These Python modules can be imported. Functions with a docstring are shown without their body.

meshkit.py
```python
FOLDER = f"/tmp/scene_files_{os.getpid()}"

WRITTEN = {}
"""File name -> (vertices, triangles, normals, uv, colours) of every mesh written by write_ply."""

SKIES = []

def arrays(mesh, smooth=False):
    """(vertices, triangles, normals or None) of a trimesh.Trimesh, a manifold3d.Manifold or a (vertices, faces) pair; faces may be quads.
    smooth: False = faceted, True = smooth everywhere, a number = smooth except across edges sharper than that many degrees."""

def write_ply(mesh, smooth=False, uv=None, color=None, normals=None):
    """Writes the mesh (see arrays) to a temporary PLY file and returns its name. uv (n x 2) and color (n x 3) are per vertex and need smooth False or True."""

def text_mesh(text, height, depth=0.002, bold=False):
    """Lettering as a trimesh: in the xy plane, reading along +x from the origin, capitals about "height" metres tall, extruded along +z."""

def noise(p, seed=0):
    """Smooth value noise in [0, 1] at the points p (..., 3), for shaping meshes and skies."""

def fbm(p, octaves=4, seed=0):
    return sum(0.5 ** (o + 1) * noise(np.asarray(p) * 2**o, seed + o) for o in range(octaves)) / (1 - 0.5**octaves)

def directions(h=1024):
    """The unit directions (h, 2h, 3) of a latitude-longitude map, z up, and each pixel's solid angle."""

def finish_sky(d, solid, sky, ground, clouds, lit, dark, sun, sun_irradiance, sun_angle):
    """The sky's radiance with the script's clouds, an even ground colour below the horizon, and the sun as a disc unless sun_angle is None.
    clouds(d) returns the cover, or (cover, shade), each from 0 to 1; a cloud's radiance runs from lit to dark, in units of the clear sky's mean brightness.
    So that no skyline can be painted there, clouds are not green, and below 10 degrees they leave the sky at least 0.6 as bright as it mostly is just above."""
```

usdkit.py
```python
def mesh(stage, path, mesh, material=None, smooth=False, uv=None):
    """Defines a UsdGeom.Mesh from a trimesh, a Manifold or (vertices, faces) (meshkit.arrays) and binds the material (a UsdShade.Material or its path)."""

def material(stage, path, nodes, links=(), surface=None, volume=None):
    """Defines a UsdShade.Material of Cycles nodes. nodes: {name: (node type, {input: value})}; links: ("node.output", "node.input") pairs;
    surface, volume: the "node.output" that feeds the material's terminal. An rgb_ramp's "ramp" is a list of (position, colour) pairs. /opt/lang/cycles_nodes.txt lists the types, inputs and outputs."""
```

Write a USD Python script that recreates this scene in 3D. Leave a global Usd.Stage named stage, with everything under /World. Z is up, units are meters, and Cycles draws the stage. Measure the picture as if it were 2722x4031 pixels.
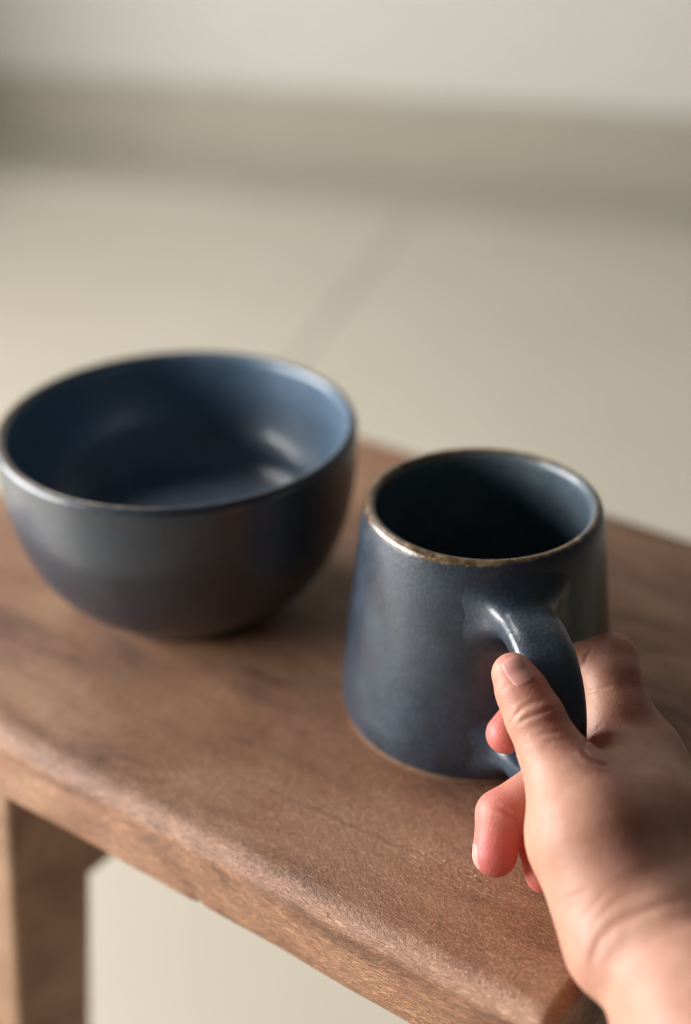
import math, numpy as np, trimesh, usdkit, meshkit
from pxr import Usd, UsdGeom, UsdLux, UsdShade, Gf, Sdf, Vt

stage = Usd.Stage.CreateInMemory()
UsdGeom.SetStageUpAxis(stage, UsdGeom.Tokens.z)
UsdGeom.SetStageMetersPerUnit(stage, 1.0)
UsdGeom.Xform.Define(stage, '/World')

# measurements are in centimetres with the seat of the bench at height 0; the scene is in metres with the floor at height 0
SEAT = 40.0
def m(p): return (np.asarray(p, float)+[0, 0, SEAT])/100.0

# ------------------------------------------------------------------ camera
PITCH, ROLL, EYE = 0.523, -0.014, np.array([0, -38.1, 29.3])
fw = np.array([0, math.cos(PITCH), -math.sin(PITCH)])
r0 = np.array([1.0, 0, 0]); u0 = np.cross(r0, fw)
right = math.cos(ROLL)*r0+math.sin(ROLL)*u0
up = -math.sin(ROLL)*r0+math.cos(ROLL)*u0
cam = UsdGeom.Camera.Define(stage, '/World/camera')
e = m(EYE)
cam.AddTransformOp().Set(Gf.Matrix4d(*right, 0, *up, 0, *(-fw), 0, *e, 1))
cam.CreateFocalLengthAttr(50.0)
cam.CreateHorizontalApertureAttr(50.0*2722/5591)
cam.CreateVerticalApertureAttr(50.0*4031/5591)
cam.CreateClippingRangeAttr(Gf.Vec2f(0.02, 50))
cam.CreateFStopAttr(3.4)
cam.CreateFocusDistanceAttr(0.393)
cam.CreateExposureAttr(0.0)

# ------------------------------------------------------------------ light: one tall window to the left, the dim room around
win = UsdLux.RectLight.Define(stage, '/World/window_light')
win.CreateWidthAttr(1.8); win.CreateHeightAttr(0.85)
win.CreateIntensityAttr(24.0)
win.CreateColorAttr(Gf.Vec3f(1.0, 0.985, 0.965))
wp = np.array([-1.78, 0.16, 0.80]); wt = np.array([0.0, 0.0, 0.42])
zb = wp-wt; zb /= np.linalg.norm(zb)
xb = np.cross([0, 0, 1.0], zb); xb /= np.linalg.norm(xb); yb = np.cross(zb, xb)
win.AddTransformOp().Set(Gf.Matrix4d(*xb, 0, *yb, 0, *zb, 0, *wp, 1))
win2 = UsdLux.RectLight.Define(stage, '/World/window_light_001')     # a second, higher window in the far left corner of the room
win2.CreateWidthAttr(.6); win2.CreateHeightAttr(.5); win2.CreateIntensityAttr(13.0); win2.CreateColorAttr(Gf.Vec3f(1.0, 0.985, 0.965))
wp2 = np.array([-0.90, 1.30, 1.95]); zb = wp2-wt; zb /= np.linalg.norm(zb)
xb = np.cross([0, 0, 1.0], zb); xb /= np.linalg.norm(xb); yb = np.cross(zb, xb)
win2.AddTransformOp().Set(Gf.Matrix4d(*xb, 0, *yb, 0, *zb, 0, *wp2, 1))
room = UsdLux.DomeLight.Define(stage, '/World/room_light')
room.CreateIntensityAttr(0.021)
room.CreateColorAttr(Gf.Vec3f(1.0, 0.985, 0.965))

# ------------------------------------------------------------------ helpers
def mat(name, nodes, links=(), surface='p.BSDF'):
    return usdkit.material(stage, '/World/Looks/'+name, nodes, links, surface=surface)
used = {}
def numbered(parent, name):
    k = used.get((parent, name), 0); used[(parent, name)] = k+1
    return f'{parent}/{name}' if k == 0 else f'{parent}/{name}_{k:03d}'
def thing(name, label, cat, loc=(0, 0, 0), rotz=0.0, group=None):
    x = UsdGeom.Xform.Define(stage, numbered('/World', name))
    x.AddTranslateOp().Set(Gf.Vec3d(*map(float, loc))); x.AddRotateZOp().Set(math.degrees(rotz))
    p = x.GetPrim(); p.SetCustomDataByKey('label', label); p.SetCustomDataByKey('category', cat)
    if group: p.SetCustomDataByKey('group', group)
    return p
def obj(name, mesh, material, parent=None, smooth=35, label=None):
    g = usdkit.mesh(stage, numbered(str(parent.GetPath()) if parent else '/World', name), mesh, material, smooth=smooth)
    if label: g.GetPrim().SetCustomDataByKey('label', label)
    return g
def structure(name, mesh, material, smooth=False):
    g = obj(name, mesh, material, None, smooth); g.GetPrim().SetCustomDataByKey('kind', 'structure'); return g
def box(lo, hi):
    b = trimesh.creation.box(np.subtract(hi, lo)); b.apply_translation(np.add(lo, hi)/2); return b
def lathe(profile, n=200, wob=0.0, seed=0):
    """closed body of revolution; profile runs (r, z) from the axis out and back to the axis"""
    pr = np.asarray(profile, float); a = np.linspace(0, 2*np.pi, n, endpoint=False)
    ring = np.stack([np.cos(a), np.sin(a)], 1)
    V = [[0, 0, pr[0, 1]]]; F = []
    for r, z in pr[1:-1]:
        w = 1+wob*(meshkit.noise(np.c_[ring*1.3+5, np.full(n, z*40)], seed)-.5)
        V += [[*(ring[i]*r*w[i]), z] for i in range(n)]
    V.append([0, 0, pr[-1, 1]]); K = len(pr)-2; i = np.arange(n); j = (i+1) % n
    F += [[0, 1+b, 1+a_] for a_, b in zip(i, j)]
    for k in range(K-1):
        p, q = 1+k*n, 1+(k+1)*n
        F += [[p+a_, p+b, q+b] for a_, b in zip(i, j)]+[[p+a_, q+b, q+a_] for a_, b in zip(i, j)]
    p = 1+(K-1)*n; t = len(V)-1
    F += [[p+a_, p+b, t] for a_, b in zip(i, j)]
    return trimesh.Trimesh(np.array(V), np.array(F), process=False)
def rounded(pts, step=0.0008):
    """a smooth curve through the points (r, z)"""
    from scipy.interpolate import PchipInterpolator
    P = np.array(pts, float); s = np.r_[0, np.cumsum(np.linalg.norm(np.diff(P, axis=0), axis=1))]
    t = np.linspace(0, s[-1], max(4, int(s[-1]/step)))
    return np.c_[PchipInterpolator(s, P[:, 0])(t), PchipInterpolator(s, P[:, 1])(t)]

def surface_nets(F, org, h):
    """closed triangle mesh of the zero level of the sampled distance field F"""
    s = F < 0
    nx, ny, nz = F.shape
    cnt = np.zeros((nx-1, ny-1, nz-1), np.int16)
    acc = np.zeros((nx-1, ny-1, nz-1, 3), np.float32)
    cs = [(a, b, c) for a in (0, 1) for b in (0, 1) for c in (0, 1)]
    def sub(A, o): return A[o[0]:nx-1+o[0], o[1]:ny-1+o[1], o[2]:nz-1+o[2]]
    inside = sum(sub(s, o).astype(np.int8) for o in cs)
    act = np.argwhere((inside > 0) & (inside < 8))
    ident = -np.ones((nx-1, ny-1, nz-1), np.int64)
    ident[tuple(act.T)] = np.arange(len(act))
    vert = np.zeros((len(act), 3)); num = np.zeros(len(act))
    val = {o: F[act[:, 0]+o[0], act[:, 1]+o[1], act[:, 2]+o[2]] for o in cs}
    for o in cs:
        for ax in range(3):
            if o[ax]: continue
            p = list(o); p[ax] = 1; p = tuple(p)
            a, b = val[o], val[p]
            m = (a < 0) != (b < 0)
            t = np.where(m, a/np.where(m, a-b, 1), 0)
            pt = np.array(o, float)[None].repeat(len(act), 0); pt[:, ax] += t
            vert += pt*m[:, None]; num += m
    V = (act+vert/num[:, None])*h+org
    quads = []
    for ax in range(3):
        u, v = (ax+1) % 3, (ax+2) % 3
        lo = [slice(None)]*3; hi = [slice(None)]*3
        lo[ax] = slice(0, -1); hi[ax] = slice(1, None)
        e = np.argwhere(s[tuple(lo)] != s[tuple(hi)])
        e = e[(e[:, u] > 0) & (e[:, v] > 0) & (e[:, u] < F.shape[u]-1) & (e[:, v] < F.shape[v]-1)]
        if not len(e): continue
        def c(du, dv):
            q = e.copy(); q[:, u] += du; q[:, v] += dv
            return ident[tuple(q.T)]
        q = np.stack([c(-1, -1), c(0, -1), c(0, 0), c(-1, 0)], 1)
        flip = ~s[tuple(e.T)]
        q[flip] = q[flip][:, ::-1]
        quads.append(q)
    Q = np.vstack(quads)
    return V, np.vstack([Q[:, [0, 1, 2]], Q[:, [0, 2, 3]]])

def smin(a, b, k):
    h = np.maximum(k-np.abs(a-b), 0)/k
    return np.minimum(a, b)-h*h*k*.25

def cone_dist(X, a, b):
    pa = X-a[:3]; ba = b[:3]-a[:3]
    t = np.clip(pa@ba/(ba@ba), 0, 1)
    return np.linalg.norm(pa-t[..., None]*ba, axis=-1)-(a[3]+(b[3]-a[3])*t)

def hand_field(X, J):
    """signed distance of the child's hand: palm and forearm blended, each finger a chain of its own"""
    def chain(names, k):
        D = None
        for a, b in zip(names[:-1], names[1:]):
            dd = cone_dist(X, np.array(J[a]), np.array(J[b])).astype(np.float32)
            D = dd if D is None else smin(D, dd, k)
        return D
    palm = None
    for names, k in PALM:
        c = chain(names, .5)
        palm = c if palm is None else smin(palm, c, k)
    out = palm
    for names, kk, k in FINGERS:
        out = np.minimum(out, smin(palm, chain(names, kk), k))
    return out

PALM = [(['wrist', 'm2'], .8), (['wrist', 'm3'], .8), (['wrist_ulnar', 'm4'], .8), (['wrist_ulnar', 'm5'], .8), (['m2', 'm3', 'm4', 'm5'], .8),
        (['thenar', 'm2'], 1.2), (['thenar', 'back', 'wrist'], 1.0), (['back', 'm2'], 1.3), (['wrist_radial', 'thenar', 't4'], .9), (['wrist_radial', 'wrist', 'wrist_ulnar'], .8),
        (['fold_a', 'fold_b', 'fold_c'], .35), (['fold_b', 'arm', 'arm_end'], .35)]
FINGERS = [(['t4', 't3', 't2', 't1', 't0'], .25, .5), (['m2', 'i1', 'i2', 'i3', 'i4', 'i5'], .2, .35),
           (['m3', 'd1', 'd2', 'd3', 'd4'], .16, .3), (['m4', 'r1', 'r2', 'r3'], .16, .3), (['m5', 'p1', 'p2'], .16, .3)]

# ------------------------------------------------------------------ materials
def wood(name, dark, mid, light, crack=0.0):
    """brown oiled wood, grain along the local x axis: blotches, long streaks, short pores that lie along the grain"""
    return mat(name, {
        'tc': ('texture_coordinate', {}),
        'warpn': ('noise_texture', {'scale': 16.0, 'detail': 3.0}),
        'warp': ('vector_math', {'math_type': 'multiply_add', 'vector2': (.02, .02, .02)}),
        'mb': ('mapping', {'scale': (9, 22, 22)}), 'blot': ('noise_texture', {'scale': 1.0, 'detail': 5.0, 'roughness': .6, 'distortion': .6}),
        'ms': ('mapping', {'scale': (14, 160, 160)}), 'str': ('noise_texture', {'scale': 1.0, 'detail': 4.0, 'roughness': .6}),
        'mp': ('mapping', {'scale': (640, 1750, 1750), 'rotation': (0, 0, .30)}), 'pore': ('noise_texture', {'scale': 1.0, 'detail': 3.0, 'roughness': .65, 'distortion': .9}),
        'mf': ('mapping', {'scale': (1500, 3000, 3000)}), 'fine': ('noise_texture', {'scale': 1.0, 'detail': 2.0}),
        'sum': ('math', {'math_type': 'multiply_add', 'value2': .75}),
        'ramp': ('rgb_ramp', {'ramp': [(.36, dark), (.49, mid), (.66, light)]}),
        'half': ('math', {'math_type': 'multiply', 'value2': .25}),
        'pr': ('rgb_ramp', {'ramp': [(.30, (.55, .52, .50)), (.45, (.86, .85, .84)), (.54, (.98, .98, .98)), (.64, (1.6, 1.63, 1.66))]}),
        'mul': ('mix_color', {'blend_type': 'multiply', 'fac': .9, 'use_clamp': False}),
        'mq': ('mapping', {'scale': (330, 1750, 1750), 'rotation': (0, .95, 0)}), 'hatch': ('noise_texture', {'scale': 1.0, 'detail': 3.0, 'roughness': .6, 'distortion': .5}),
        'fm': ('map_range', {'from_min': -.0788, 'from_max': -.0772, 'to_min': 1.0, 'to_max': 0.0, 'clamp': True}), 'pm': ('mix_float', {}),
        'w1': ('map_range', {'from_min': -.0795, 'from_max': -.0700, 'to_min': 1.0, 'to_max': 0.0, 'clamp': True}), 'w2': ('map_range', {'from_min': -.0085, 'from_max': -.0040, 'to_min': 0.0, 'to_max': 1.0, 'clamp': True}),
        'w3': ('math', {'math_type': 'multiply'}), 'w4': ('math', {'math_type': 'multiply'}), 'w5': ('math', {'math_type': 'multiply', 'value2': .8*crack}), 'rf': ('map_range', {'from_min': .42, 'from_max': .68, 'to_min': 0.0, 'to_max': .55*crack, 'clamp': True}), 'redm': ('mix_color', {'blend_type': 'mix', 'b': (.27, .105, .058)}), 'edge_sheen': ('mix_color', {'blend_type': 'mix', 'b': (.56, .375, .285)}),  # last mix paints the pale window sheen along the front top edge
        'hsum': ('math', {'math_type': 'multiply_add', 'value2': .35}),
        'bump': ('bump', {'strength': .8, 'distance': .0006}),
        'rr': ('rgb_ramp', {'ramp': [(.3, (.58, .58, .58)), (.7, (.42, .42, .42))]}),
        'xyz': ('separate_xyz', {}), 'wn': ('noise_texture', {'dimensions': '3D', 'scale': 110.0, 'detail': 3.0}),
        'line': ('math', {'math_type': 'multiply_add', 'value2': -.055, 'value3': .0506}),   # y + .0506 - .055 x
        'ly': ('math', {'math_type': 'add'}), 'lw': ('math', {'math_type': 'multiply_add', 'value2': .004}), 'ls': ('math', {'math_type': 'subtract', 'value2': .002}),
        'la': ('math', {'math_type': 'absolute'}),
        'lm': ('map_range', {'from_min': .00012, 'from_max': .00036, 'to_min': 1.0, 'to_max': 0.0, 'clamp': True}),
        'xa': ('map_range', {'from_min': -.012, 'from_max': .018, 'to_min': 0.0, 'to_max': 1.0, 'clamp': True}),
        'xb': ('map_range', {'from_min': .045, 'from_max': .075, 'to_min': 1.0, 'to_max': 0.0, 'clamp': True}),
        'x2': ('math', {'math_type': 'multiply'}), 'cm': ('math', {'math_type': 'multiply'}), 'cf': ('math', {'math_type': 'multiply', 'value2': .85*crack}),
        'cmix': ('mix_color', {'blend_type': 'mix', 'b': (.022, .013, .009)}),
        'p': ('principled_bsdf', {'specular_ior_level': .40}),
    }, [('tc.object', 'xyz.vector'), ('tc.object', 'wn.vector'), ('xyz.x', 'line.value1'), ('line.value', 'ly.value1'), ('xyz.y', 'ly.value2'), ('wn.fac', 'lw.value1'), ('ly.value', 'lw.value3'), ('lw.value', 'ls.value1'),
        ('ls.value', 'la.value1'), ('la.value', 'lm.value'), ('xyz.x', 'xa.value'), ('xyz.x', 'xb.value'), ('xa.result', 'x2.value1'), ('xb.result', 'x2.value2'), ('x2.value', 'cm.value1'), ('lm.result', 'cm.value2'), ('cm.value', 'cf.value1'),
        ('mul.result', 'cmix.a'), ('cf.value', 'cmix.fac'), ('cmix.result', 'p.base_color'),
        ('tc.object', 'warpn.vector'), ('warpn.color', 'warp.vector1'), ('tc.object', 'warp.vector3'),
        ('warp.vector', 'mb.vector'), ('mb.vector', 'blot.vector'), ('warp.vector', 'ms.vector'), ('ms.vector', 'str.vector'),
        ('warp.vector', 'mp.vector'), ('mp.vector', 'pore.vector'), ('tc.object', 'mf.vector'), ('mf.vector', 'fine.vector'),
        ('blot.fac', 'sum.value1'), ('str.fac', 'half.value1'), ('half.value', 'sum.value3'), ('sum.value', 'ramp.fac'),
        ('warp.vector', 'mq.vector'), ('mq.vector', 'hatch.vector'), ('xyz.y', 'fm.value'), ('fm.result', 'pm.fac'), ('pore.fac', 'pm.a'), ('hatch.fac', 'pm.b'), ('pm.result', 'pr.fac'),
        ('xyz.y', 'w1.value'), ('xyz.z', 'w2.value'), ('w1.result', 'w3.value1'), ('w2.result', 'w3.value2'), ('w3.value', 'w4.value1'), ('blot.fac', 'w4.value2'), ('w4.value', 'w5.value1'), ('w5.value', 'edge_sheen.fac'), ('warpn.fac', 'rf.value'), ('rf.result', 'redm.fac'), ('ramp.color', 'redm.a'), ('redm.result', 'edge_sheen.a'),
         ('edge_sheen.result', 'mul.a'), ('pr.color', 'mul.b'),
        ('fine.fac', 'hsum.value1'), ('pm.result', 'hsum.value3'), ('hsum.value', 'bump.height'), ('bump.normal', 'p.normal'),
        ('blot.fac', 'rr.fac'), ('rr.color', 'p.roughness')])
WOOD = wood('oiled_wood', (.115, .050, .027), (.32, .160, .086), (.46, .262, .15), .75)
LEGWOOD = wood('leg_wood', (.24, .128, .070), (.32, .180, .100), (.38, .225, .128))

def glaze(name, base, blue, rim_z, rim_depth, rough, rim_amount, coat=.3, crough=.16, inner=None, inner2=None):
    """dark slate-blue stoneware glaze, mottled, with pits, breaking to brown where it runs thin at the rim"""
    return mat(name, {
        'tc': ('texture_coordinate', {}), 'xyz': ('separate_xyz', {}),
        'n1': ('noise_texture', {'scale': 55.0, 'detail': 4.0, 'roughness': .6}),
        'n2': ('noise_texture', {'scale': 900.0, 'detail': 3.0, 'roughness': .6}),
        'n3': ('noise_texture', {'scale': 260.0, 'detail': 4.0, 'roughness': .7}),
        'n4': ('noise_texture', {'scale': 26.0, 'detail': 2.0}),
        'r1': ('rgb_ramp', {'ramp': [(.3, base), (.7, blue)]}),
        'in': ('attribute', {'attribute': 'inside'}), 'r1b': ('rgb_ramp', {'ramp': [(.3, inner or base), (.7, inner2 or blue)]}), 'side': ('mix_color', {'blend_type': 'mix'}),
        'r2': ('rgb_ramp', {'ramp': [(.3, (.78, .78, .80)), (.5, (1, 1, 1)), (.70, (1.8, 1.78, 1.70))]}),
        'mul': ('mix_color', {'blend_type': 'multiply', 'fac': .8, 'use_clamp': False}),
        'pit': ('voronoi_texture', {'scale': 210.0, 'randomness': 1.0}),
        'pitn': ('noise_texture', {'scale': 70.0}),
        'pits': ('math', {'math_type': 'multiply_add', 'value2': -.16, 'value3': .155}),
        'pitm': ('math', {'math_type': 'less_than'}),
        'zd': ('map_range', {'from_min': rim_z-rim_depth, 'from_max': rim_z, 'to_min': 0.0, 'to_max': 1.0, 'clamp': True}),
        'za': ('math', {'math_type': 'multiply_add', 'value2': .9}),
        'zb': ('math', {'math_type': 'multiply_add', 'value2': 1.3}),
        'rs': ('math', {'math_type': 'multiply_add', 'value2': -.16}), 'zx': ('math', {'math_type': 'multiply_add', 'value2': -15.0}),
        'rim': ('map_range', {'from_min': 1.46-rim_amount, 'from_max': 1.64-rim_amount, 'to_min': 0.0, 'to_max': 1.0, 'clamp': True}),
        'rc': ('rgb_ramp', {'ramp': [(.35, (.035, .022, .014)), (.5, (.12, .072, .036)), (.65, (.24, .18, .12))]}),
        'mr': ('mix_color', {'blend_type': 'mix'}),
        'mp': ('mix_color', {'blend_type': 'mix', 'b': (.012, .012, .014)}),
        'pf': ('math', {'math_type': 'multiply', 'value2': .8}),
        'h1': ('math', {'math_type': 'multiply_add', 'value2': .5}),
        'h2': ('math', {'math_type': 'multiply_add', 'value2': -.9}),
        'bump': ('bump', {'strength': .30, 'distance': .0005}),
        'rr': ('rgb_ramp', {'ramp': [(.3, (rough*.85,)*3), (.7, (rough*1.2,)*3)]}),
        'p': ('principled_bsdf', {'specular_ior_level': .6, 'coat_weight': coat, 'coat_roughness': crough}),
    }, [('tc.object', f'{n}.vector') for n in ('n1', 'n2', 'n3', 'n4', 'pit', 'pitn', 'xyz')]+[
        ('n1.fac', 'r1.fac'), ('n2.fac', 'r2.fac'), ('n1.fac', 'r1b.fac'), ('in.fac', 'side.fac'), ('r1.color', 'side.a'), ('r1b.color', 'side.b'), ('side.result', 'mul.a'), ('r2.color', 'mul.b'),
        ('xyz.z', 'zd.value'), ('n3.fac', 'za.value1'), ('zd.result', 'za.value3'), ('n4.fac', 'zb.value1'), ('za.value', 'zb.value3'),
        ('xyz.x', 'zx.value1'), ('zb.value', 'zx.value3'), ('zx.value', 'sc.value1'), ('zd.result', 'sc.value2'), ('sc.value', 'rim.value'), ('n3.fac', 'rc.fac'), ('rim.result', 'mr.fac'), ('mul.result', 'mr.a'), ('rc.color', 'mr.b'),
        ('pitn.fac', 'pits.value1'), ('pit.distance', 'pitm.value1'), ('pits.value', 'pitm.value2'), ('pitm.value', 'pf.value1'),
        ('pf.value', 'mp.fac'), ('mr.result', 'mp.a'), ('mp.result', 'p.base_color'),
        ('n3.fac', 'h1.value1'), ('n2.fac', 'h1.value3'), ('pitm.value', 'h2.value1'), ('h1.value', 'h2.value3'), ('h2.value', 'bump.height'), ('bump.normal', 'p.normal'),
        ('n1.fac', 'rr.fac'), ('rim.result', 'rs.value1'), ('rr.color', 'rs.value3'), ('rs.value', 'p.roughness')])
_mat = mat
def mat(name, nodes, links=(), surface='p.BSDF'):
    if 'zd' in nodes: nodes['sc'] = ('math', {'math_type': 'multiply'})
    return _mat(name, nodes, links, surface)
GLAZE = glaze('slate_glaze', (.011, .016, .025), (.026, .041, .063), .0768, .0062, .38, -.04, .3, .16, (.055, .078, .098), (.080, .108, .13))
BGLAZE = glaze('bowl_glaze', (.013, .019, .031), (.021, .032, .050), .0720, .0012, .42, -.55, .4, .17, (.055, .092, .138), (.070, .122, .190))
CLAY = mat('bare_clay', {'tc': ('texture_coordinate', {}), 'n': ('noise_texture', {'scale': 500.0, 'detail': 4.0}), 'r': ('rgb_ramp', {'ramp': [(.3, (.10, .055, .03)), (.7, (.23, .14, .085))]}),
    'p': ('principled_bsdf', {'roughness': .75})}, [('tc.object', 'n.vector'), ('n.fac', 'r.fac'), ('r.color', 'p.base_color')])

SKIN = mat('skin', {
    'tc': ('texture_coordinate', {}), 'fl': ('attribute', {'attribute': 'flush'}),
    'n1': ('noise_texture', {'scale': 130.0, 'detail': 5.0, 'roughness': .65}), 'n2': ('noise_texture', {'scale': 420.0, 'detail': 3.0}),
    'r1': ('rgb_ramp', {'ramp': [(.30, (.37, .180, .120)), (.5, (.405, .206, .143)), (.70, (.44, .236, .168))]}),
    'red': ('mix_color', {'blend_type': 'mix', 'b': (.50, .10, .095)}),
    'vor': ('voronoi_texture', {'scale': 1300.0}),
    'h': ('math', {'math_type': 'multiply_add', 'value2': .5}),
    'bump': ('bump', {'strength': .25, 'distance': .0004}),
    'p': ('principled_bsdf', {'roughness': .52, 'specular_ior_level': .38, 'subsurface_weight': .18, 'subsurface_scale': .004, 'subsurface_radius': (1.0, .32, .16), 'subsurface_method': 'random_walk'}),
}, [('tc.object', 'n1.vector'), ('tc.object', 'n2.vector'), ('tc.object', 'vor.vector'), ('n1.fac', 'r1.fac'), ('r1.color', 'red.a'), ('fl.fac', 'red.fac'), ('red.result', 'p.base_color'),
    ('vor.distance', 'h.value1'), ('n2.fac', 'h.value3'), ('h.value', 'bump.height'), ('bump.normal', 'p.normal')])
NAIL = mat('nail', {'p': ('principled_bsdf', {'base_color': (.74, .29, .235), 'roughness': .45, 'specular_ior_level': .3, 'subsurface_weight': .3, 'subsurface_scale': .003, 'subsurface_radius': (1.0, .35, .2)})})

FLOOR = mat('polished_floor', {'tc': ('texture_coordinate', {}), 'n': ('noise_texture', {'scale': 3.0, 'detail': 5.0}), 'r': ('rgb_ramp', {'ramp': [(.3, (.475, .432, .352)), (.7, (.52, .476, .394))]}),
    'p': ('principled_bsdf', {'roughness': .28, 'specular_ior_level': .5})}, [('tc.object', 'n.vector'), ('n.fac', 'r.fac'), ('r.color', 'p.base_color')])
GROUT = mat('grout', {'p': ('principled_bsdf', {'base_color': (.16, .14, .115), 'roughness': .9})})
PAINT = mat('wall_paint', {'tc': ('texture_coordinate', {}), 'n': ('noise_texture', {'scale': 40.0, 'detail': 5.0}), 'r': ('rgb_ramp', {'ramp': [(.3, (.46, .442, .395)), (.7, (.50, .482, .435))]}),
    'p': ('principled_bsdf', {'roughness': .8})}, [('tc.object', 'n.vector'), ('n.fac', 'r.fac'), ('r.color', 'p.base_color')])
SKIRT = mat('olive_skirting', {'tc': ('texture_coordinate', {}), 'n': ('noise_texture', {'scale': 30.0, 'detail': 5.0}), 'r': ('rgb_ramp', {'ramp': [(.3, (.275, .252, .192)), (.7, (.315, .288, .222))]}),
    'p': ('principled_bsdf', {'roughness': .5})}, [('tc.object', 'n.vector'), ('n.fac', 'r.fac'), ('r.color', 'p.base_color')])
FLOOR_SHADE = mat('floor_shade', {'tc': ('texture_coordinate', {}), 'n': ('noise_texture', {'scale': 6.0, 'detail': 5.0}), 'r': ('rgb_ramp', {'ramp': [(.3, (.38, .352, .285)), (.7, (.43, .40, .33))]}),
    'p': ('principled_bsdf', {'roughness': .3})}, [('tc.object', 'n.vector'), ('n.fac', 'r.fac'), ('r.color', 'p.base_color')])  # darker floor tone, painting the soft shade in front of the skirting

# ------------------------------------------------------------------ setting: floor, back wall, skirting
structure('floor', box((-6, -3, -.06), (6, 6, -.006)), GROUT)
JA, JB = np.array([.1223, 1.7825]), np.array([-.0528, 1.1970])            # two points on the joint between two tiles
jd = (JA-JB)/np.linalg.norm(JA-JB); jn = np.array([jd[1], -jd[0]]); TILE = .80
floor_prim = stage.GetPrimAtPath('/World/floor')
def tile(i, j):
    b_ = box((i*TILE+.0022, j*TILE+.0022, -.0058), ((i+1)*TILE-.0022, (j+1)*TILE-.0022, 0.0)); v = b_.vertices.copy()
    T = v.copy(); T[:, :2] = JB+v[:, :1]*jn+v[:, 1:2]*jd+jd*.42
    return trimesh.Trimesh(T, b_.faces, process=False)
for i in range(-4, 4):
    for j in range(-4, 3):
        t_ = tile(i, j); obj('tile', trimesh.Trimesh(t_.vertices, t_.faces[:, ::-1] if t_.volume < 0 else t_.faces, process=False), FLOOR, floor_prim, False)
WYAW = math.atan2(-37, 114); wd = np.array([math.cos(WYAW), math.sin(WYAW), 0]); wn = np.array([-wd[1], wd[0], 0])
def wallbox(a0, a1, n0, n1, z0, z1):
    b = box((a0, n0, z0), (a1, n1, z1)); T = np.eye(4); T[:3, 0], T[:3, 1], T[:3, 3] = wd, wn, (.009, 1.99, 0)
    b.apply_transform(T); return b
structure('wall', wallbox(-1.05, 4, .012, .15, .0, 2.6), PAINT)
sk = obj('skirting_board', wallbox(-1.05, 4, 0, .010, .001, .12), SKIRT, None, False)
sk.GetPrim().SetCustomDataByKey('kind', 'structure')
structure('shade_strip', wallbox(-1.03, 4, -.24, -.001, .0, .004), FLOOR_SHADE)  # thin strip added to stand in for shade along the wall base
structure('wall', box((-1.28, 1.45, 0.0), (-1.08, 2.9, 2.6)), PAINT)      # unseen pier left of the frame, added to shade the back wall's left end

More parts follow.
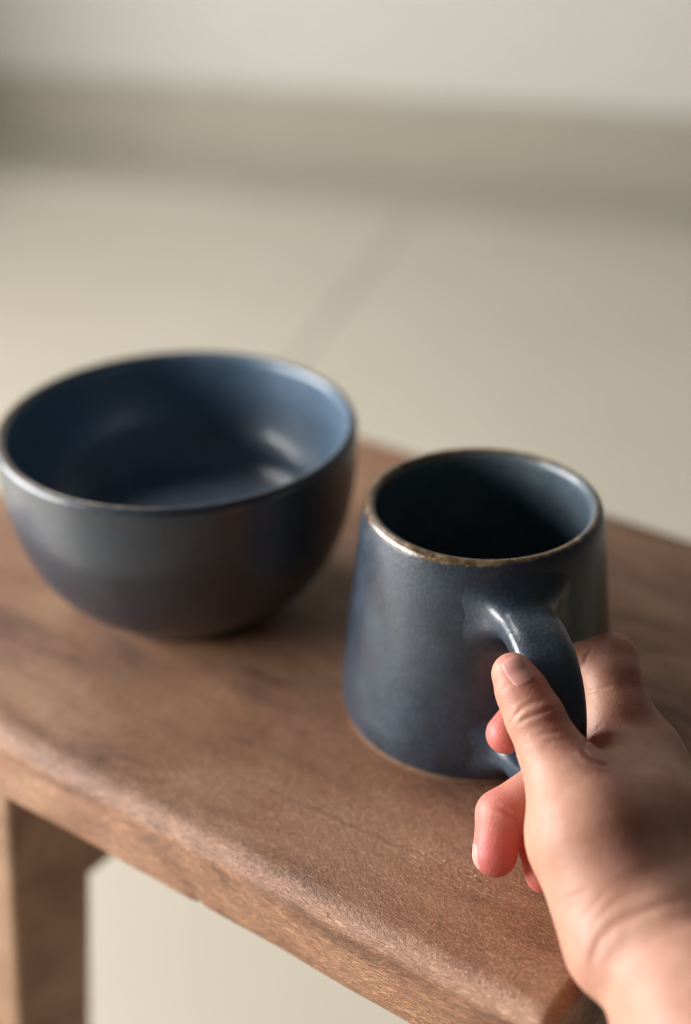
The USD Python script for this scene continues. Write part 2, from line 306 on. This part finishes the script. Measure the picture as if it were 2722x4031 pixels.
# ------------------------------------------------------------------ wooden bench
YAW = -.63; BD = np.array([math.cos(YAW), math.sin(YAW), 0]); BN = np.array([-BD[1], BD[0], 0])
bench = thing('wooden_bench', 'low brown wooden bench with worn rounded edge under the bowl and mug', 'bench', m((0, 0, 0)), YAW)
def seat_mesh(x0, x1, n0, n1, th, r, rend, step):
    """solid plank with rounded long edges and rounded ends, its surface gently uneven; local cm -> m"""
    w, c = (n1-n0)/2, (n0+n1)/2
    def perimeter(w, h, r):
        r = min(r, w*.98, h*.98); pts = []
        seg = lambda a, b: [np.array(a)+(np.array(b)-np.array(a))*t for t in np.linspace(0, 1, max(2, int(np.linalg.norm(np.subtract(b, a))/step)), endpoint=False)]
        q = np.linspace(0, np.pi/2, 13)[:-1]
        for cx, cy, a0, nxt in ((w-r, h-r, 0, (-(w-r), h)), (-(w-r), h-r, np.pi/2, (-w, -(h-r))), (-(w-r), -(h-r), np.pi, (w-r, -h)), (w-r, -(h-r), 1.5*np.pi, (w, h-r))):
            pts += [np.array([cx+r*np.cos(a0+t), cy+r*np.sin(a0+t)]) for t in q]
            pts += seg((cx+r*np.cos(a0+np.pi/2), cy+r*np.sin(a0+np.pi/2)), nxt)
        return np.array(pts)
    xs = np.arange(x0+rend, x1-rend+1e-6, step); a = np.linspace(0, np.pi/2, 10)[1:]
    stations = [(x0+rend-rend*np.sin(t), rend-rend*np.cos(t)) for t in a[::-1]]+[(x, 0.0) for x in xs]+[(x1-rend+rend*np.sin(t), rend-rend*np.cos(t)) for t in a]
    base = perimeter(w, th/2, r); n = len(base); V = []
    for x, inset in stations:
        s = np.array([(w-inset)/w, (th/2-inset)/(th/2)]); V.append(np.c_[np.full(n, x), base[:, 0]*s[0]+c, base[:, 1]*s[1]-th/2])
    K = len(V); V = np.vstack(V+[[[stations[0][0], c, -th/2]], [[stations[-1][0], c, -th/2]]]); F = []; i = np.arange(n); j = (i+1) % n
    for k in range(K-1):
        p, q = k*n, (k+1)*n
        F += [np.c_[p+i, q+j, p+j], np.c_[p+i, q+i, q+j]]
    F += [np.c_[i, j, np.full(n, K*n)], np.c_[(K-1)*n+j, (K-1)*n+i, np.full(n, K*n+1)]]
    T = trimesh.Trimesh(V, np.vstack(F), process=False)
    if T.volume < 0: T.invert()
    nn = T.vertex_normals
    edge = np.exp(-((V[:, 1]-n0)/1.2)**2)
    d = .10*(meshkit.fbm(V*[.10, .25, .25]+3, 3, 1)-.5)+edge*(.10*(meshkit.fbm(V*[.35, .5, .5], 3, 5)-.5)+.05*(meshkit.fbm(V*[1.9, 2.6, 2.6], 3, 9)-.5))
    groove = np.exp(-((V[:, 2]+.98+.12*(meshkit.fbm(V*[.5, 1, 1], 2, 12)-.5))/.16)**2)*np.exp(-((V[:, 1]-n0)/.3)**2); d = d-.055*groove*(.4+1.2*meshkit.fbm(V*[.4, 1, 1], 3, 15))
    nick = np.exp(-(((V[:, 0]+.05)/.14)**2+((V[:, 1]-n0)/.5)**2+((V[:, 2]+2.9)/.35)**2))
    return trimesh.Trimesh((V+nn*(d-.16*nick)[:, None])/100, T.faces, process=False)
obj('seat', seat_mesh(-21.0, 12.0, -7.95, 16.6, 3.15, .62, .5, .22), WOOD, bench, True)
def beam(lo, hi, r=.004, splay=0.0):
    """squared timber with eased edges; splay leans it along x as it goes down (metres, bench axes)"""
    b = box(lo, hi); V, Fq = [], None
    import manifold3d as M3
    s = M3.Manifold.sphere(r, 12); c = [s.translate((x, y, z)) for x in (lo[0]+r, hi[0]-r) for y in (lo[1]+r, hi[1]-r) for z in (lo[2]+r, hi[2]-r)]
    M = M3.Manifold.batch_hull(c).to_mesh(); v = np.array(M.vert_properties[:, :3]); v[:, 0] += splay*(v[:, 2]-hi[2])
    return trimesh.Trimesh(v, np.array(M.tri_verts), process=False)
obj('leg', beam((-.137, -.0735, -.398), (-.0905, -.033, -.0305), .004, .137), LEGWOOD, bench, 30)
obj('leg', beam((.077, -.0735, -.398), (.1155, -.033, -.0305), .004, -.137), LEGWOOD, bench, 30)
obj('leg', beam((.077, .122, -.398), (.1155, .1625, -.0305), .004, -.137), LEGWOOD, bench, 30)
obj('apron', beam((-.132, -.0335, -.114), (-.0935, .1225, -.0305), .004, .137), LEGWOOD, bench, 30)
obj('apron', beam((.079, -.0335, -.114), (.1135, .1225, -.0305), .004, -.137), LEGWOOD, bench, 30)

# ------------------------------------------------------------------ bowl
bowl = thing('ceramic_bowl', 'wide dark blue glazed bowl standing left of the mug', 'bowl', m((-5.88, 6.78, 0)))
outer = rounded([(0, .25), (2.6, .25), (2.85, .05), (3.14, .0), (3.30, .12), (3.50, .38), (4.10, .85), (4.78, 1.5), (5.40, 2.4), (5.86, 3.6), (6.13, 5.0), (6.21, 6.3), (6.22, 6.95), (6.16, 7.13), (6.02, 7.2),
                 (5.88, 7.14), (5.80, 6.95), (5.76, 6.4), (5.66, 5.5), (5.44, 4.6), (5.10, 3.95), (4.62, 3.5), (4.05, 3.24), (3.1, 3.09), (1.5, 3.02), (0, 3.0)], .06)
def mark_inside(geom, profile, n=220):
    ring = np.arange(len(profile)) > np.argmax(profile[:, 1]); f = np.r_[0.0, np.repeat(ring[1:-1].astype(float), n), 1.0]
    UsdGeom.PrimvarsAPI(geom).CreatePrimvar('inside', Sdf.ValueTypeNames.FloatArray, 'vertex').Set(Vt.FloatArray.FromNumpy(f.astype(np.float32)))
outer[:, 0] *= 1.02
mark_inside(obj('bowl_body', lathe(outer/100, 220, .004, 3), BGLAZE, bowl, True), outer)
def ring_mesh(r0, r1, z0, z1): return lathe(np.array([(0, z1), (r0*.98, z1), (r0, z0), (r1, z0), (r1*1.01, z1*.6), (r1, z1), (0, z1*1.001)])/100, 160)

# ------------------------------------------------------------------ mug
MUG = np.array([4.25, 0, 0])
mug = thing('ceramic_mug', 'dark slate blue stoneware mug with brown rim held by a hand', 'mug', m(MUG))
prof = rounded([(0, .42), (3.7, .42), (3.95, .22), (4.20, .16), (4.36, .24), (4.44, .50), (4.455, .9), (4.40, 1.5), (4.24, 3.0), (4.06, 4.6), (3.90, 6.1), (3.79, 7.0), (3.735, 7.3), (3.70, 7.45), (3.66, 7.57), (3.58, 7.655), (3.49, 7.68),
                (3.40, 7.65), (3.325, 7.56), (3.29, 7.40), (3.32, 7.0), (3.45, 6.0), (3.66, 4.2), (3.84, 2.4), (3.86, 1.5), (3.70, 1.0), (3.3, .82), (1.5, .78), (0, .78)], .05)
mark_inside(obj('cup', lathe(prof/100, 220, .006, 7), GLAZE, mug, True), prof)
obj('foot_ring', ring_mesh(3.6, 4.30, 0.0, .30), CLAY, mug, 40)

q_ = int(np.argmax(prof[:, 1])); OUT = prof[:q_]; OUT = OUT[(OUT[:, 0] > 4.21) | (OUT[:, 1] > .5)]; OUT = OUT[np.argsort(OUT[:, 1])]
HU = np.array([math.cos(math.radians(-78)), math.sin(math.radians(-78)), 0]); HS = np.array([-HU[1], HU[0], 0])
def handle_mesh(h=.075):
    """strap handle pulled out of the wall: a flat bar along a curve, blended into the cup at both ends"""
    from scipy.interpolate import CubicSpline
    c = CubicSpline(np.linspace(0, 1, 8), np.array([(3.3, 5.95), (4.6, 6.10), (6.1, 5.95), (7.15, 5.05), (7.42, 3.7), (6.85, 2.4), (5.4, 1.6), (3.6, 1.45)]))(np.linspace(0, 1, 90))
    lo = np.array([2.9, -2.8, -.9]); N = np.ceil((np.array([8.3, 2.8, 8.2])-lo)/h).astype(int)
    g = np.stack(np.meshgrid(*[lo[i]+h*np.arange(N[i]) for i in range(3)], indexing='ij'), -1)
    R, S, Z = g[..., 0], g[..., 1], g[..., 2]
    best = np.full(R.shape[::2], 9.0); tt = np.zeros_like(best); r2, z2 = R[:, 0], Z[:, 0]
    for k in range(len(c)-1):
        a, b = c[k], c[k+1]; ab = b-a
        t = np.clip(((r2-a[0])*ab[0]+(z2-a[1])*ab[1])/(ab@ab), 0, 1); dd = np.hypot(r2-a[0]-t*ab[0], z2-a[1]-t*ab[1])
        w = dd < best; best[w] = dd[w]; tt[w] = ((k+t)/(len(c)-1))[w]
    best, tt = best[:, None, :], tt[:, None, :]
    width = np.interp(tt, [0, .12, .28, .5, .75, .9, 1], [.92, .90, .86, .80, .78, .72, .72]); thick = np.interp(tt, [0, .15, .4, 1], [.56, .50, .42, .40])
    e0, e1 = best/thick, S/width; k0 = (np.abs(e0)**2.9+np.abs(e1)**2.9)**(1/2.9); k1 = np.sqrt((e0/thick)**2+(e1/width)**2); strap = k0*(k0-1)/np.maximum(k1, 1e-6)
    rad = np.hypot(R, S); wall = (rad-np.interp(Z, OUT[:, 1], OUT[:, 0]))*.99
    k = 1.0; a, b = strap, wall+.032; hh = np.maximum(k-np.abs(a-b), 0)/k
    F = np.minimum(a, b)-hh*hh*k*.25
    F = np.maximum(np.maximum(F, -(wall+.25)), strap-1.0)
    F = np.maximum(np.maximum(F, Z-7.3), .42-Z)
    V, T = surface_nets(F, lo, h)
    W = V[:, :1]*HU+V[:, 1:2]*HS+V[:, 2:]*[0, 0, 1.0]
    t = trimesh.Trimesh(W/100, T, process=False)
    if t.volume < 0: t.invert()
    trimesh.smoothing.filter_taubin(t, iterations=6)
    return t
obj('handle', handle_mesh(), GLAZE, mug, True)

# two tiny pale crumbs lying on the wood
def crumb(pos, label, seed):
    t = trimesh.creation.icosphere(2, .032); v = t.vertices*[1.3, .8, .55]
    v = v*(1+.8*(meshkit.noise(v*28+seed, seed)-.5))[:, None]; v[:, 2] -= v[:, 2].min()
    g = obj('crumb', trimesh.Trimesh(m(v+np.array(pos)), t.faces, process=False), CRUMB, None, False)
    g.GetPrim().SetCustomDataByKey('label', label); g.GetPrim().SetCustomDataByKey('category', 'crumb')
CRUMB = mat('crumb_white', {'tc': ('texture_coordinate', {}), 'n': ('noise_texture', {'scale': 1500.0}), 'r': ('rgb_ramp', {'ramp': [(.3, (.55, .46, .34)), (.7, (.75, .68, .56))]}), 'p': ('principled_bsdf', {'roughness': .4})}, [('tc.object', 'n.vector'), ('n.fac', 'r.fac'), ('r.color', 'p.base_color')])
crumb((2.73, -7.59, -.01), 'tiny pale crumb on the bench top where the crack ends', 3)
crumb((3.57, -8.19, -.01), 'tiny pale crumb on the bench top just under the lowest pink fingertip', 8)

# ------------------------------------------------------------------ the child's hand (joints in cm: x, y, z, radius)
J = {
    't0': [4.48, -6.93, 6.18, 0.58],
    't1': [4.72, -7.26, 5.8, 0.68],
    't2': [5.03, -7.76, 5.33, 0.77],
    't3': [5.4, -8.41, 4.72, 0.85],
    't4': [5.84, -9.18, 4.19, 1.0],
    'thenar': [6.32, -10.31, 3.43, 1.36],
    'wrist_radial': [6.77, -11.76, 2.52, 1.42],
    'm2': [8.01, -6.84, 2.83, 1.05],
    'm3': [8.54, -6.71, 1.66, 1.05],
    'm4': [8.62, -7.74, 1.08, 0.95],
    'm5': [8.23, -9.1, 1.31, 0.9],
    'wrist': [7.76, -11.71, 1.99, 1.5],
    'wrist_ulnar': [8.56, -11.48, 1.8, 1.4],
    'back': [7.91, -9.46, 2.89, 1.32],
    'i1': [7.69, -6.04, 3.83, 1.06],
    'i2': [7.6, -5.15, 4.57, 0.86],
    'i3': [7.66, -4.51, 4.87, 0.74],
    'i4': [6.21, -4.46, 4.56, 0.6],
    'i5': [4.48, -6.21, 3.53, 0.57],
    'd1': [6.31, -6.96, 2.62, 0.72],
    'd2': [5.45, -7.43, 2.62, 0.7],
    'd3': [4.18, -8.11, 2.24, 0.66],
    'd4': [4.0, -8.82, 1.41, 0.62],
    'r1': [6.52, -7.65, 2.03, 0.66],
    'r2': [5.2, -8.19, 1.49, 0.58],
    'r3': [5.36, -8.97, 0.74, 0.5],
    'p1': [6.86, -8.63, 1.73, 0.6],
    'p2': [6.21, -8.99, 1.31, 0.5],
    'fold_a': [6.84, -12.71, 2.06, 1.55],
    'fold_b': [7.58, -12.79, 2.12, 1.7],
    'fold_c': [8.46, -12.42, 2.17, 1.6],
    'arm': [8.54, -14.98, 1.73, 2.25],
    'arm_end': [8.95, -18.39, 1.42, 2.5],
}
CREASES = [
    ([[4.48, -8.32, 5.59], [4.56, -8.35, 5.67], [4.64, -8.37, 5.74], [4.71, -8.37, 5.79], [4.79, -8.37, 5.84], [4.88, -8.37, 5.88], [4.97, -8.36, 5.91], [5.05, -8.34, 5.93], [5.14, -8.31, 5.95], [5.22, -8.28, 5.96], [5.3, -8.24, 5.96], [5.38, -8.2, 5.95], [5.47, -8.14, 5.93]], 0.038, 0.055),
    ([[4.33, -8.11, 5.62], [4.4, -8.14, 5.72], [4.47, -8.16, 5.81], [4.54, -8.16, 5.89], [4.61, -8.15, 5.96], [4.69, -8.14, 6.0], [4.76, -8.13, 6.04], [4.84, -8.11, 6.08], [4.91, -8.08, 6.11], [4.99, -8.07, 6.12], [5.07, -8.06, 6.12], [5.14, -8.03, 6.12], [5.22, -8.0, 6.11]], 0.018, 0.06),
    ([[4.29, -8.12, 5.37], [4.33, -8.16, 5.49], [4.37, -8.19, 5.6], [4.42, -8.19, 5.69], [4.47, -8.19, 5.77], [4.5, -8.19, 5.81], [4.54, -8.19, 5.85], [4.57, -8.19, 5.89], [4.61, -8.18, 5.92]], 0.02, 0.05),
    ([[4.87, -8.73, 5.44], [4.96, -8.75, 5.49], [5.06, -8.76, 5.52], [5.16, -8.76, 5.55], [5.26, -8.75, 5.58], [5.36, -8.74, 5.59], [5.46, -8.72, 5.59], [5.56, -8.68, 5.59], [5.67, -8.64, 5.57]], 0.02, 0.06),
    ([[4.6, -8.66, 5.13], [4.7, -8.75, 5.23], [4.82, -8.82, 5.31], [4.93, -8.87, 5.37], [5.05, -8.9, 5.41], [5.16, -8.92, 5.44], [5.27, -8.94, 5.46], [5.38, -8.94, 5.47], [5.49, -8.94, 5.47]], 0.012, 0.06),
    ([[4.09, -7.58, 6.03], [4.13, -7.59, 6.11], [4.17, -7.59, 6.19], [4.21, -7.59, 6.25], [4.26, -7.57, 6.31], [4.32, -7.6, 6.34], [4.38, -7.62, 6.36], [4.44, -7.63, 6.38], [4.5, -7.65, 6.39], [4.56, -7.65, 6.41], [4.62, -7.66, 6.41], [4.68, -7.66, 6.42], [4.75, -7.65, 6.42]], 0.012, 0.05),
    ([[6.77, -5.7, 4.56], [6.82, -5.78, 4.65], [6.88, -5.84, 4.72], [6.95, -5.88, 4.78], [7.01, -5.92, 4.83], [7.1, -5.97, 4.89], [7.2, -6.0, 4.94], [7.3, -6.02, 4.97], [7.4, -6.04, 5.0]], 0.035, 0.05),
    ([[6.13, -9.01, 5.33], [6.21, -8.85, 5.29], [6.3, -8.63, 5.2], [6.7, -6.97, 3.95], [6.75, -6.93, 4.01], [6.82, -6.93, 4.1], [6.9, -6.92, 4.18], [6.97, -6.9, 4.26], [7.05, -6.88, 4.34]], 0.03, 0.05),
    ([[6.06, -9.11, 5.35], [6.11, -9.17, 5.33], [6.14, -9.24, 5.32], [6.18, -9.31, 5.3], [6.22, -9.38, 5.28], [6.28, -9.42, 5.27], [6.34, -9.45, 5.25], [6.4, -9.49, 5.23], [6.45, -9.52, 5.2], [6.53, -9.53, 5.18], [6.6, -9.54, 5.15], [6.67, -9.56, 5.13], [6.75, -9.57, 5.1]], 0.06, 0.07),
    ([[7.04, -4.77, 5.41], [7.0, -4.81, 5.38], [6.95, -4.84, 5.34], [6.91, -4.87, 5.3], [6.87, -4.9, 5.27], [6.85, -4.94, 5.23], [6.83, -4.98, 5.19], [6.81, -5.02, 5.15], [6.79, -5.05, 5.11]], 0.03, 0.05),
    ([[4.03, -8.51, 2.78], [4.11, -8.53, 2.78], [4.18, -8.55, 2.77], [4.26, -8.57, 2.75], [4.34, -8.58, 2.73], [4.38, -8.61, 2.68], [4.43, -8.63, 2.63], [4.47, -8.64, 2.58], [4.52, -8.65, 2.52], [4.54, -8.67, 2.46], [4.57, -8.68, 2.41], [4.59, -8.69, 2.34], [4.62, -8.69, 2.27]], 0.05, 0.05),
    ([[5.28, -12.25, 3.13], [5.34, -12.31, 3.22], [5.41, -12.36, 3.31], [5.48, -12.4, 3.39], [5.56, -12.44, 3.46], [5.61, -12.46, 3.51], [5.66, -12.48, 3.56], [5.71, -12.49, 3.6], [5.77, -12.5, 3.65]], 0.012, 0.05),
    ([[5.48, -12.88, 2.92], [5.55, -12.9, 3.03], [5.62, -12.92, 3.13], [5.7, -12.92, 3.22], [5.77, -12.93, 3.31], [5.85, -12.89, 3.41], [5.93, -12.86, 3.51], [6.01, -12.82, 3.6], [6.09, -12.77, 3.69], [6.17, -12.75, 3.75], [6.25, -12.72, 3.81], [6.34, -12.69, 3.86], [6.42, -12.65, 3.91]], 0.008, 0.08),
    ([[5.79, -13.42, 2.96], [5.83, -13.37, 3.04], [5.86, -13.32, 3.12], [5.9, -13.26, 3.2], [5.94, -13.21, 3.28], [6.03, -13.17, 3.39], [6.13, -13.12, 3.49], [6.23, -13.07, 3.58], [6.33, -13.01, 3.67], [6.41, -12.97, 3.73], [6.5, -12.93, 3.78], [6.58, -12.89, 3.83], [6.67, -12.84, 3.88]], 0.008, 0.08),
    ([[8.2, -13.08, 3.89], [7.99, -13.16, 3.92], [7.79, -13.23, 3.94], [7.59, -13.27, 3.93], [7.4, -13.3, 3.91], [7.26, -13.33, 3.88], [7.13, -13.35, 3.83], [6.99, -13.37, 3.78], [6.86, -13.38, 3.73], [6.73, -13.4, 3.67], [6.61, -13.41, 3.6], [6.49, -13.42, 3.53], [6.37, -13.42, 3.46], [6.28, -13.46, 3.38], [6.19, -13.5, 3.29], [6.1, -13.53, 3.2], [6.01, -13.55, 3.1], [5.97, -13.61, 3.01], [5.93, -13.65, 2.92], [5.89, -13.69, 2.82], [5.85, -13.73, 2.71], [5.84, -13.77, 2.61], [5.83, -13.81, 2.51], [5.82, -13.84, 2.4], [5.82, -13.87, 2.28]], 0.03, 0.12),
    ([[6.03, -13.81, 2.86], [6.08, -13.78, 2.96], [6.12, -13.74, 3.04], [6.17, -13.7, 3.12], [6.21, -13.66, 3.2], [6.28, -13.64, 3.27], [6.35, -13.63, 3.33], [6.41, -13.61, 3.38], [6.48, -13.58, 3.44]], 0.006, 0.06),
    ([[4.64, -10.3, 3.98], [4.71, -10.49, 4.13], [4.79, -10.64, 4.24], [4.87, -10.76, 4.32], [4.95, -10.87, 4.39], [5.04, -10.94, 4.46], [5.12, -11.01, 4.51], [5.21, -11.06, 4.56], [5.29, -11.11, 4.61]], 0.012, 0.05),
]

def make_hand(h=.075):
    A = np.array(list(J.values())); lo = (A[:, :3]-A[:, 3:]).min(0)-.3; hi = (A[:, :3]+A[:, 3:]).max(0)+.3
    a, b = np.array(J['arm']), np.array(J['arm_end'])
    N = np.ceil((hi-lo)/h).astype(int)+1
    g = np.stack(np.meshgrid(*[(lo[i]+h*np.arange(N[i])).astype(np.float32) for i in range(3)], indexing='ij'), -1)
    # coarse field first: only the band near the skin is evaluated finely
    s = 4; coarse = hand_field(g[::s, ::s, ::s], J)
    near = np.abs(coarse) < h*s*1.9
    full = np.kron(near, np.ones((s, s, s), bool))[:N[0], :N[1], :N[2]]
    F = np.kron(np.where(coarse < 0, -1.0, 1.0).astype(np.float32), np.ones((s, s, s), np.float32))[:N[0], :N[1], :N[2]].copy()
    from scipy.ndimage import binary_dilation
    full = binary_dilation(full, iterations=s)
    F[full] = hand_field(g[full], J)
    V, T = surface_nets(F, lo, h)
    t = trimesh.Trimesh(V, T, process=False)
    t.update_faces(t.nondegenerate_faces())
    if t.volume < 0: t.invert()
    parts = trimesh.graph.connected_components(t.face_adjacency, nodes=np.arange(len(t.faces)))
    t.update_faces(np.isin(np.arange(len(t.faces)), max(parts, key=len))); t.remove_unreferenced_vertices()
    trimesh.smoothing.filter_taubin(t, iterations=10)
    V = np.array(t.vertices); nn = np.array(t.vertex_normals); d = np.zeros(len(V))
    for pts, dp, wd_ in CREASES:
        P = np.array(pts); sel = np.where((V > P.min(0)-.4).all(1) & (V < P.max(0)+.4).all(1))[0]
        if not len(sel): continue
        best = np.full(len(sel), 9.0); at = np.zeros(len(sel)); X = V[sel]
        for k in range(len(P)-1):
            ab = P[k+1]-P[k]; tt = np.clip((X-P[k])@ab/max(ab@ab, 1e-9), 0, 1); q = np.linalg.norm(X-P[k]-tt[:, None]*ab, axis=1)
            w = q < best; best[w] = q[w]; at[w] = (k+tt[w])/(len(P)-1)
        fade = np.clip(np.minimum(at, 1-at)*6, .15, 1)
        d[sel] += fade*dp*(-np.exp(-(best/wd_)**2)+.45*np.exp(-((best-2.1*wd_)/(1.3*wd_))**2))
    d += .012*(meshkit.fbm(V*.9, 3, 4)-.5)
    V = V+nn*d[:, None]
    flush = np.zeros(len(V))
    for n, rad, amt in FLUSH:
        p = np.array(J[n])[:3]; flush = np.maximum(flush, amt*np.exp(-(np.linalg.norm(V-p, axis=1)/rad)**2))
    return trimesh.Trimesh(m(V), t.faces, process=False), np.clip(flush, 0, 1)
FLUSH = [('i5', 1.0, .95), ('d4', 1.25, 1.0), ('d3', 1.0, .7), ('r3', 1.0, .9), ('r2', .8, .5), ('p2', .9, .8), ('t0', .8, .38), ('i3', .8, .22), ('i1', .9, .12)]
person = thing('person', "young child's right hand and bare forearm gripping the mug handle", 'person', (0, 0, 0))
hm, fl = make_hand()
hand = obj('hand', hm, SKIN, person, True)
UsdGeom.PrimvarsAPI(hand).CreatePrimvar('flush', Sdf.ValueTypeNames.FloatArray, 'vertex').Set(Vt.FloatArray.FromNumpy(fl.astype(np.float32)))

def nail(base, tip, out, wide, long, shift=0.0):
    """thin curved plate that lies on the finger: rays are dropped on the finger's surface along -out"""
    a = tip-base; a /= np.linalg.norm(a); out = out-a*(out@a); out /= np.linalg.norm(out); s = np.cross(a, out)
    n = 17; U, Wg = np.meshgrid(np.linspace(-1, 1, n), np.linspace(-1, 1, n), indexing='ij')
    # square to rounded outline
    X = U*np.sqrt(1-.38*Wg**2)*wide; Y = Wg*np.sqrt(1-.30*U**2)*long+shift
    P = tip+X[..., None]*s+Y[..., None]*a
    lo, hi = np.full(U.shape, -.3), np.full(U.shape, 1.6)
    for _ in range(26):
        mid = (lo+hi)/2; f = hand_field((P+mid[..., None]*out), J); hi = np.where(f > 0, mid, hi); lo = np.where(f > 0, lo, mid)
    lift = np.where((np.abs(U) > .99) | (np.abs(Wg) > .99), -.03, .010)
    top = P+(lo+lift)[..., None]*out; bot = P+(lo-.07)[..., None]*out
    V = np.vstack([top.reshape(-1, 3), bot.reshape(-1, 3)]); F = []; k = n*n
    for i in range(n-1):
        for j in range(n-1):
            q = [i*n+j, (i+1)*n+j, (i+1)*n+j+1, i*n+j+1]; F += [[q[0], q[1], q[2]], [q[0], q[2], q[3]], [k+q[0], k+q[2], k+q[1]], [k+q[0], k+q[3], k+q[2]]]
    rim = [(0, j) for j in range(n-1)]+[(i, n-1) for i in range(n-1)]+[(n-1, j) for j in range(n-1, 0, -1)]+[(i, 0) for i in range(n-1, 0, -1)]
    idx = [i*n+j for i, j in rim]
    for p, q in zip(idx, idx[1:]+idx[:1]): F += [[p, q, k+q], [p, k+q, k+p]]
    t = trimesh.Trimesh(m(V), np.array(F), process=False); t.fix_normals()
    if t.volume < 0: t.invert()
    return t
jp = lambda n: np.array(J[n])[:3]
toeye = (EYE-jp('t0')); toeye /= np.linalg.norm(toeye)
obj('thumbnail', nail(jp('t1'), jp('t0'), toeye+.38*right, .38, .46, .0), NAIL, person, 40)
obj('fingernail', nail(jp('d3'), jp('d4'), -right*1.0+.1*toeye+.15*up, .32, .38, .12), NAIL, person, 40)
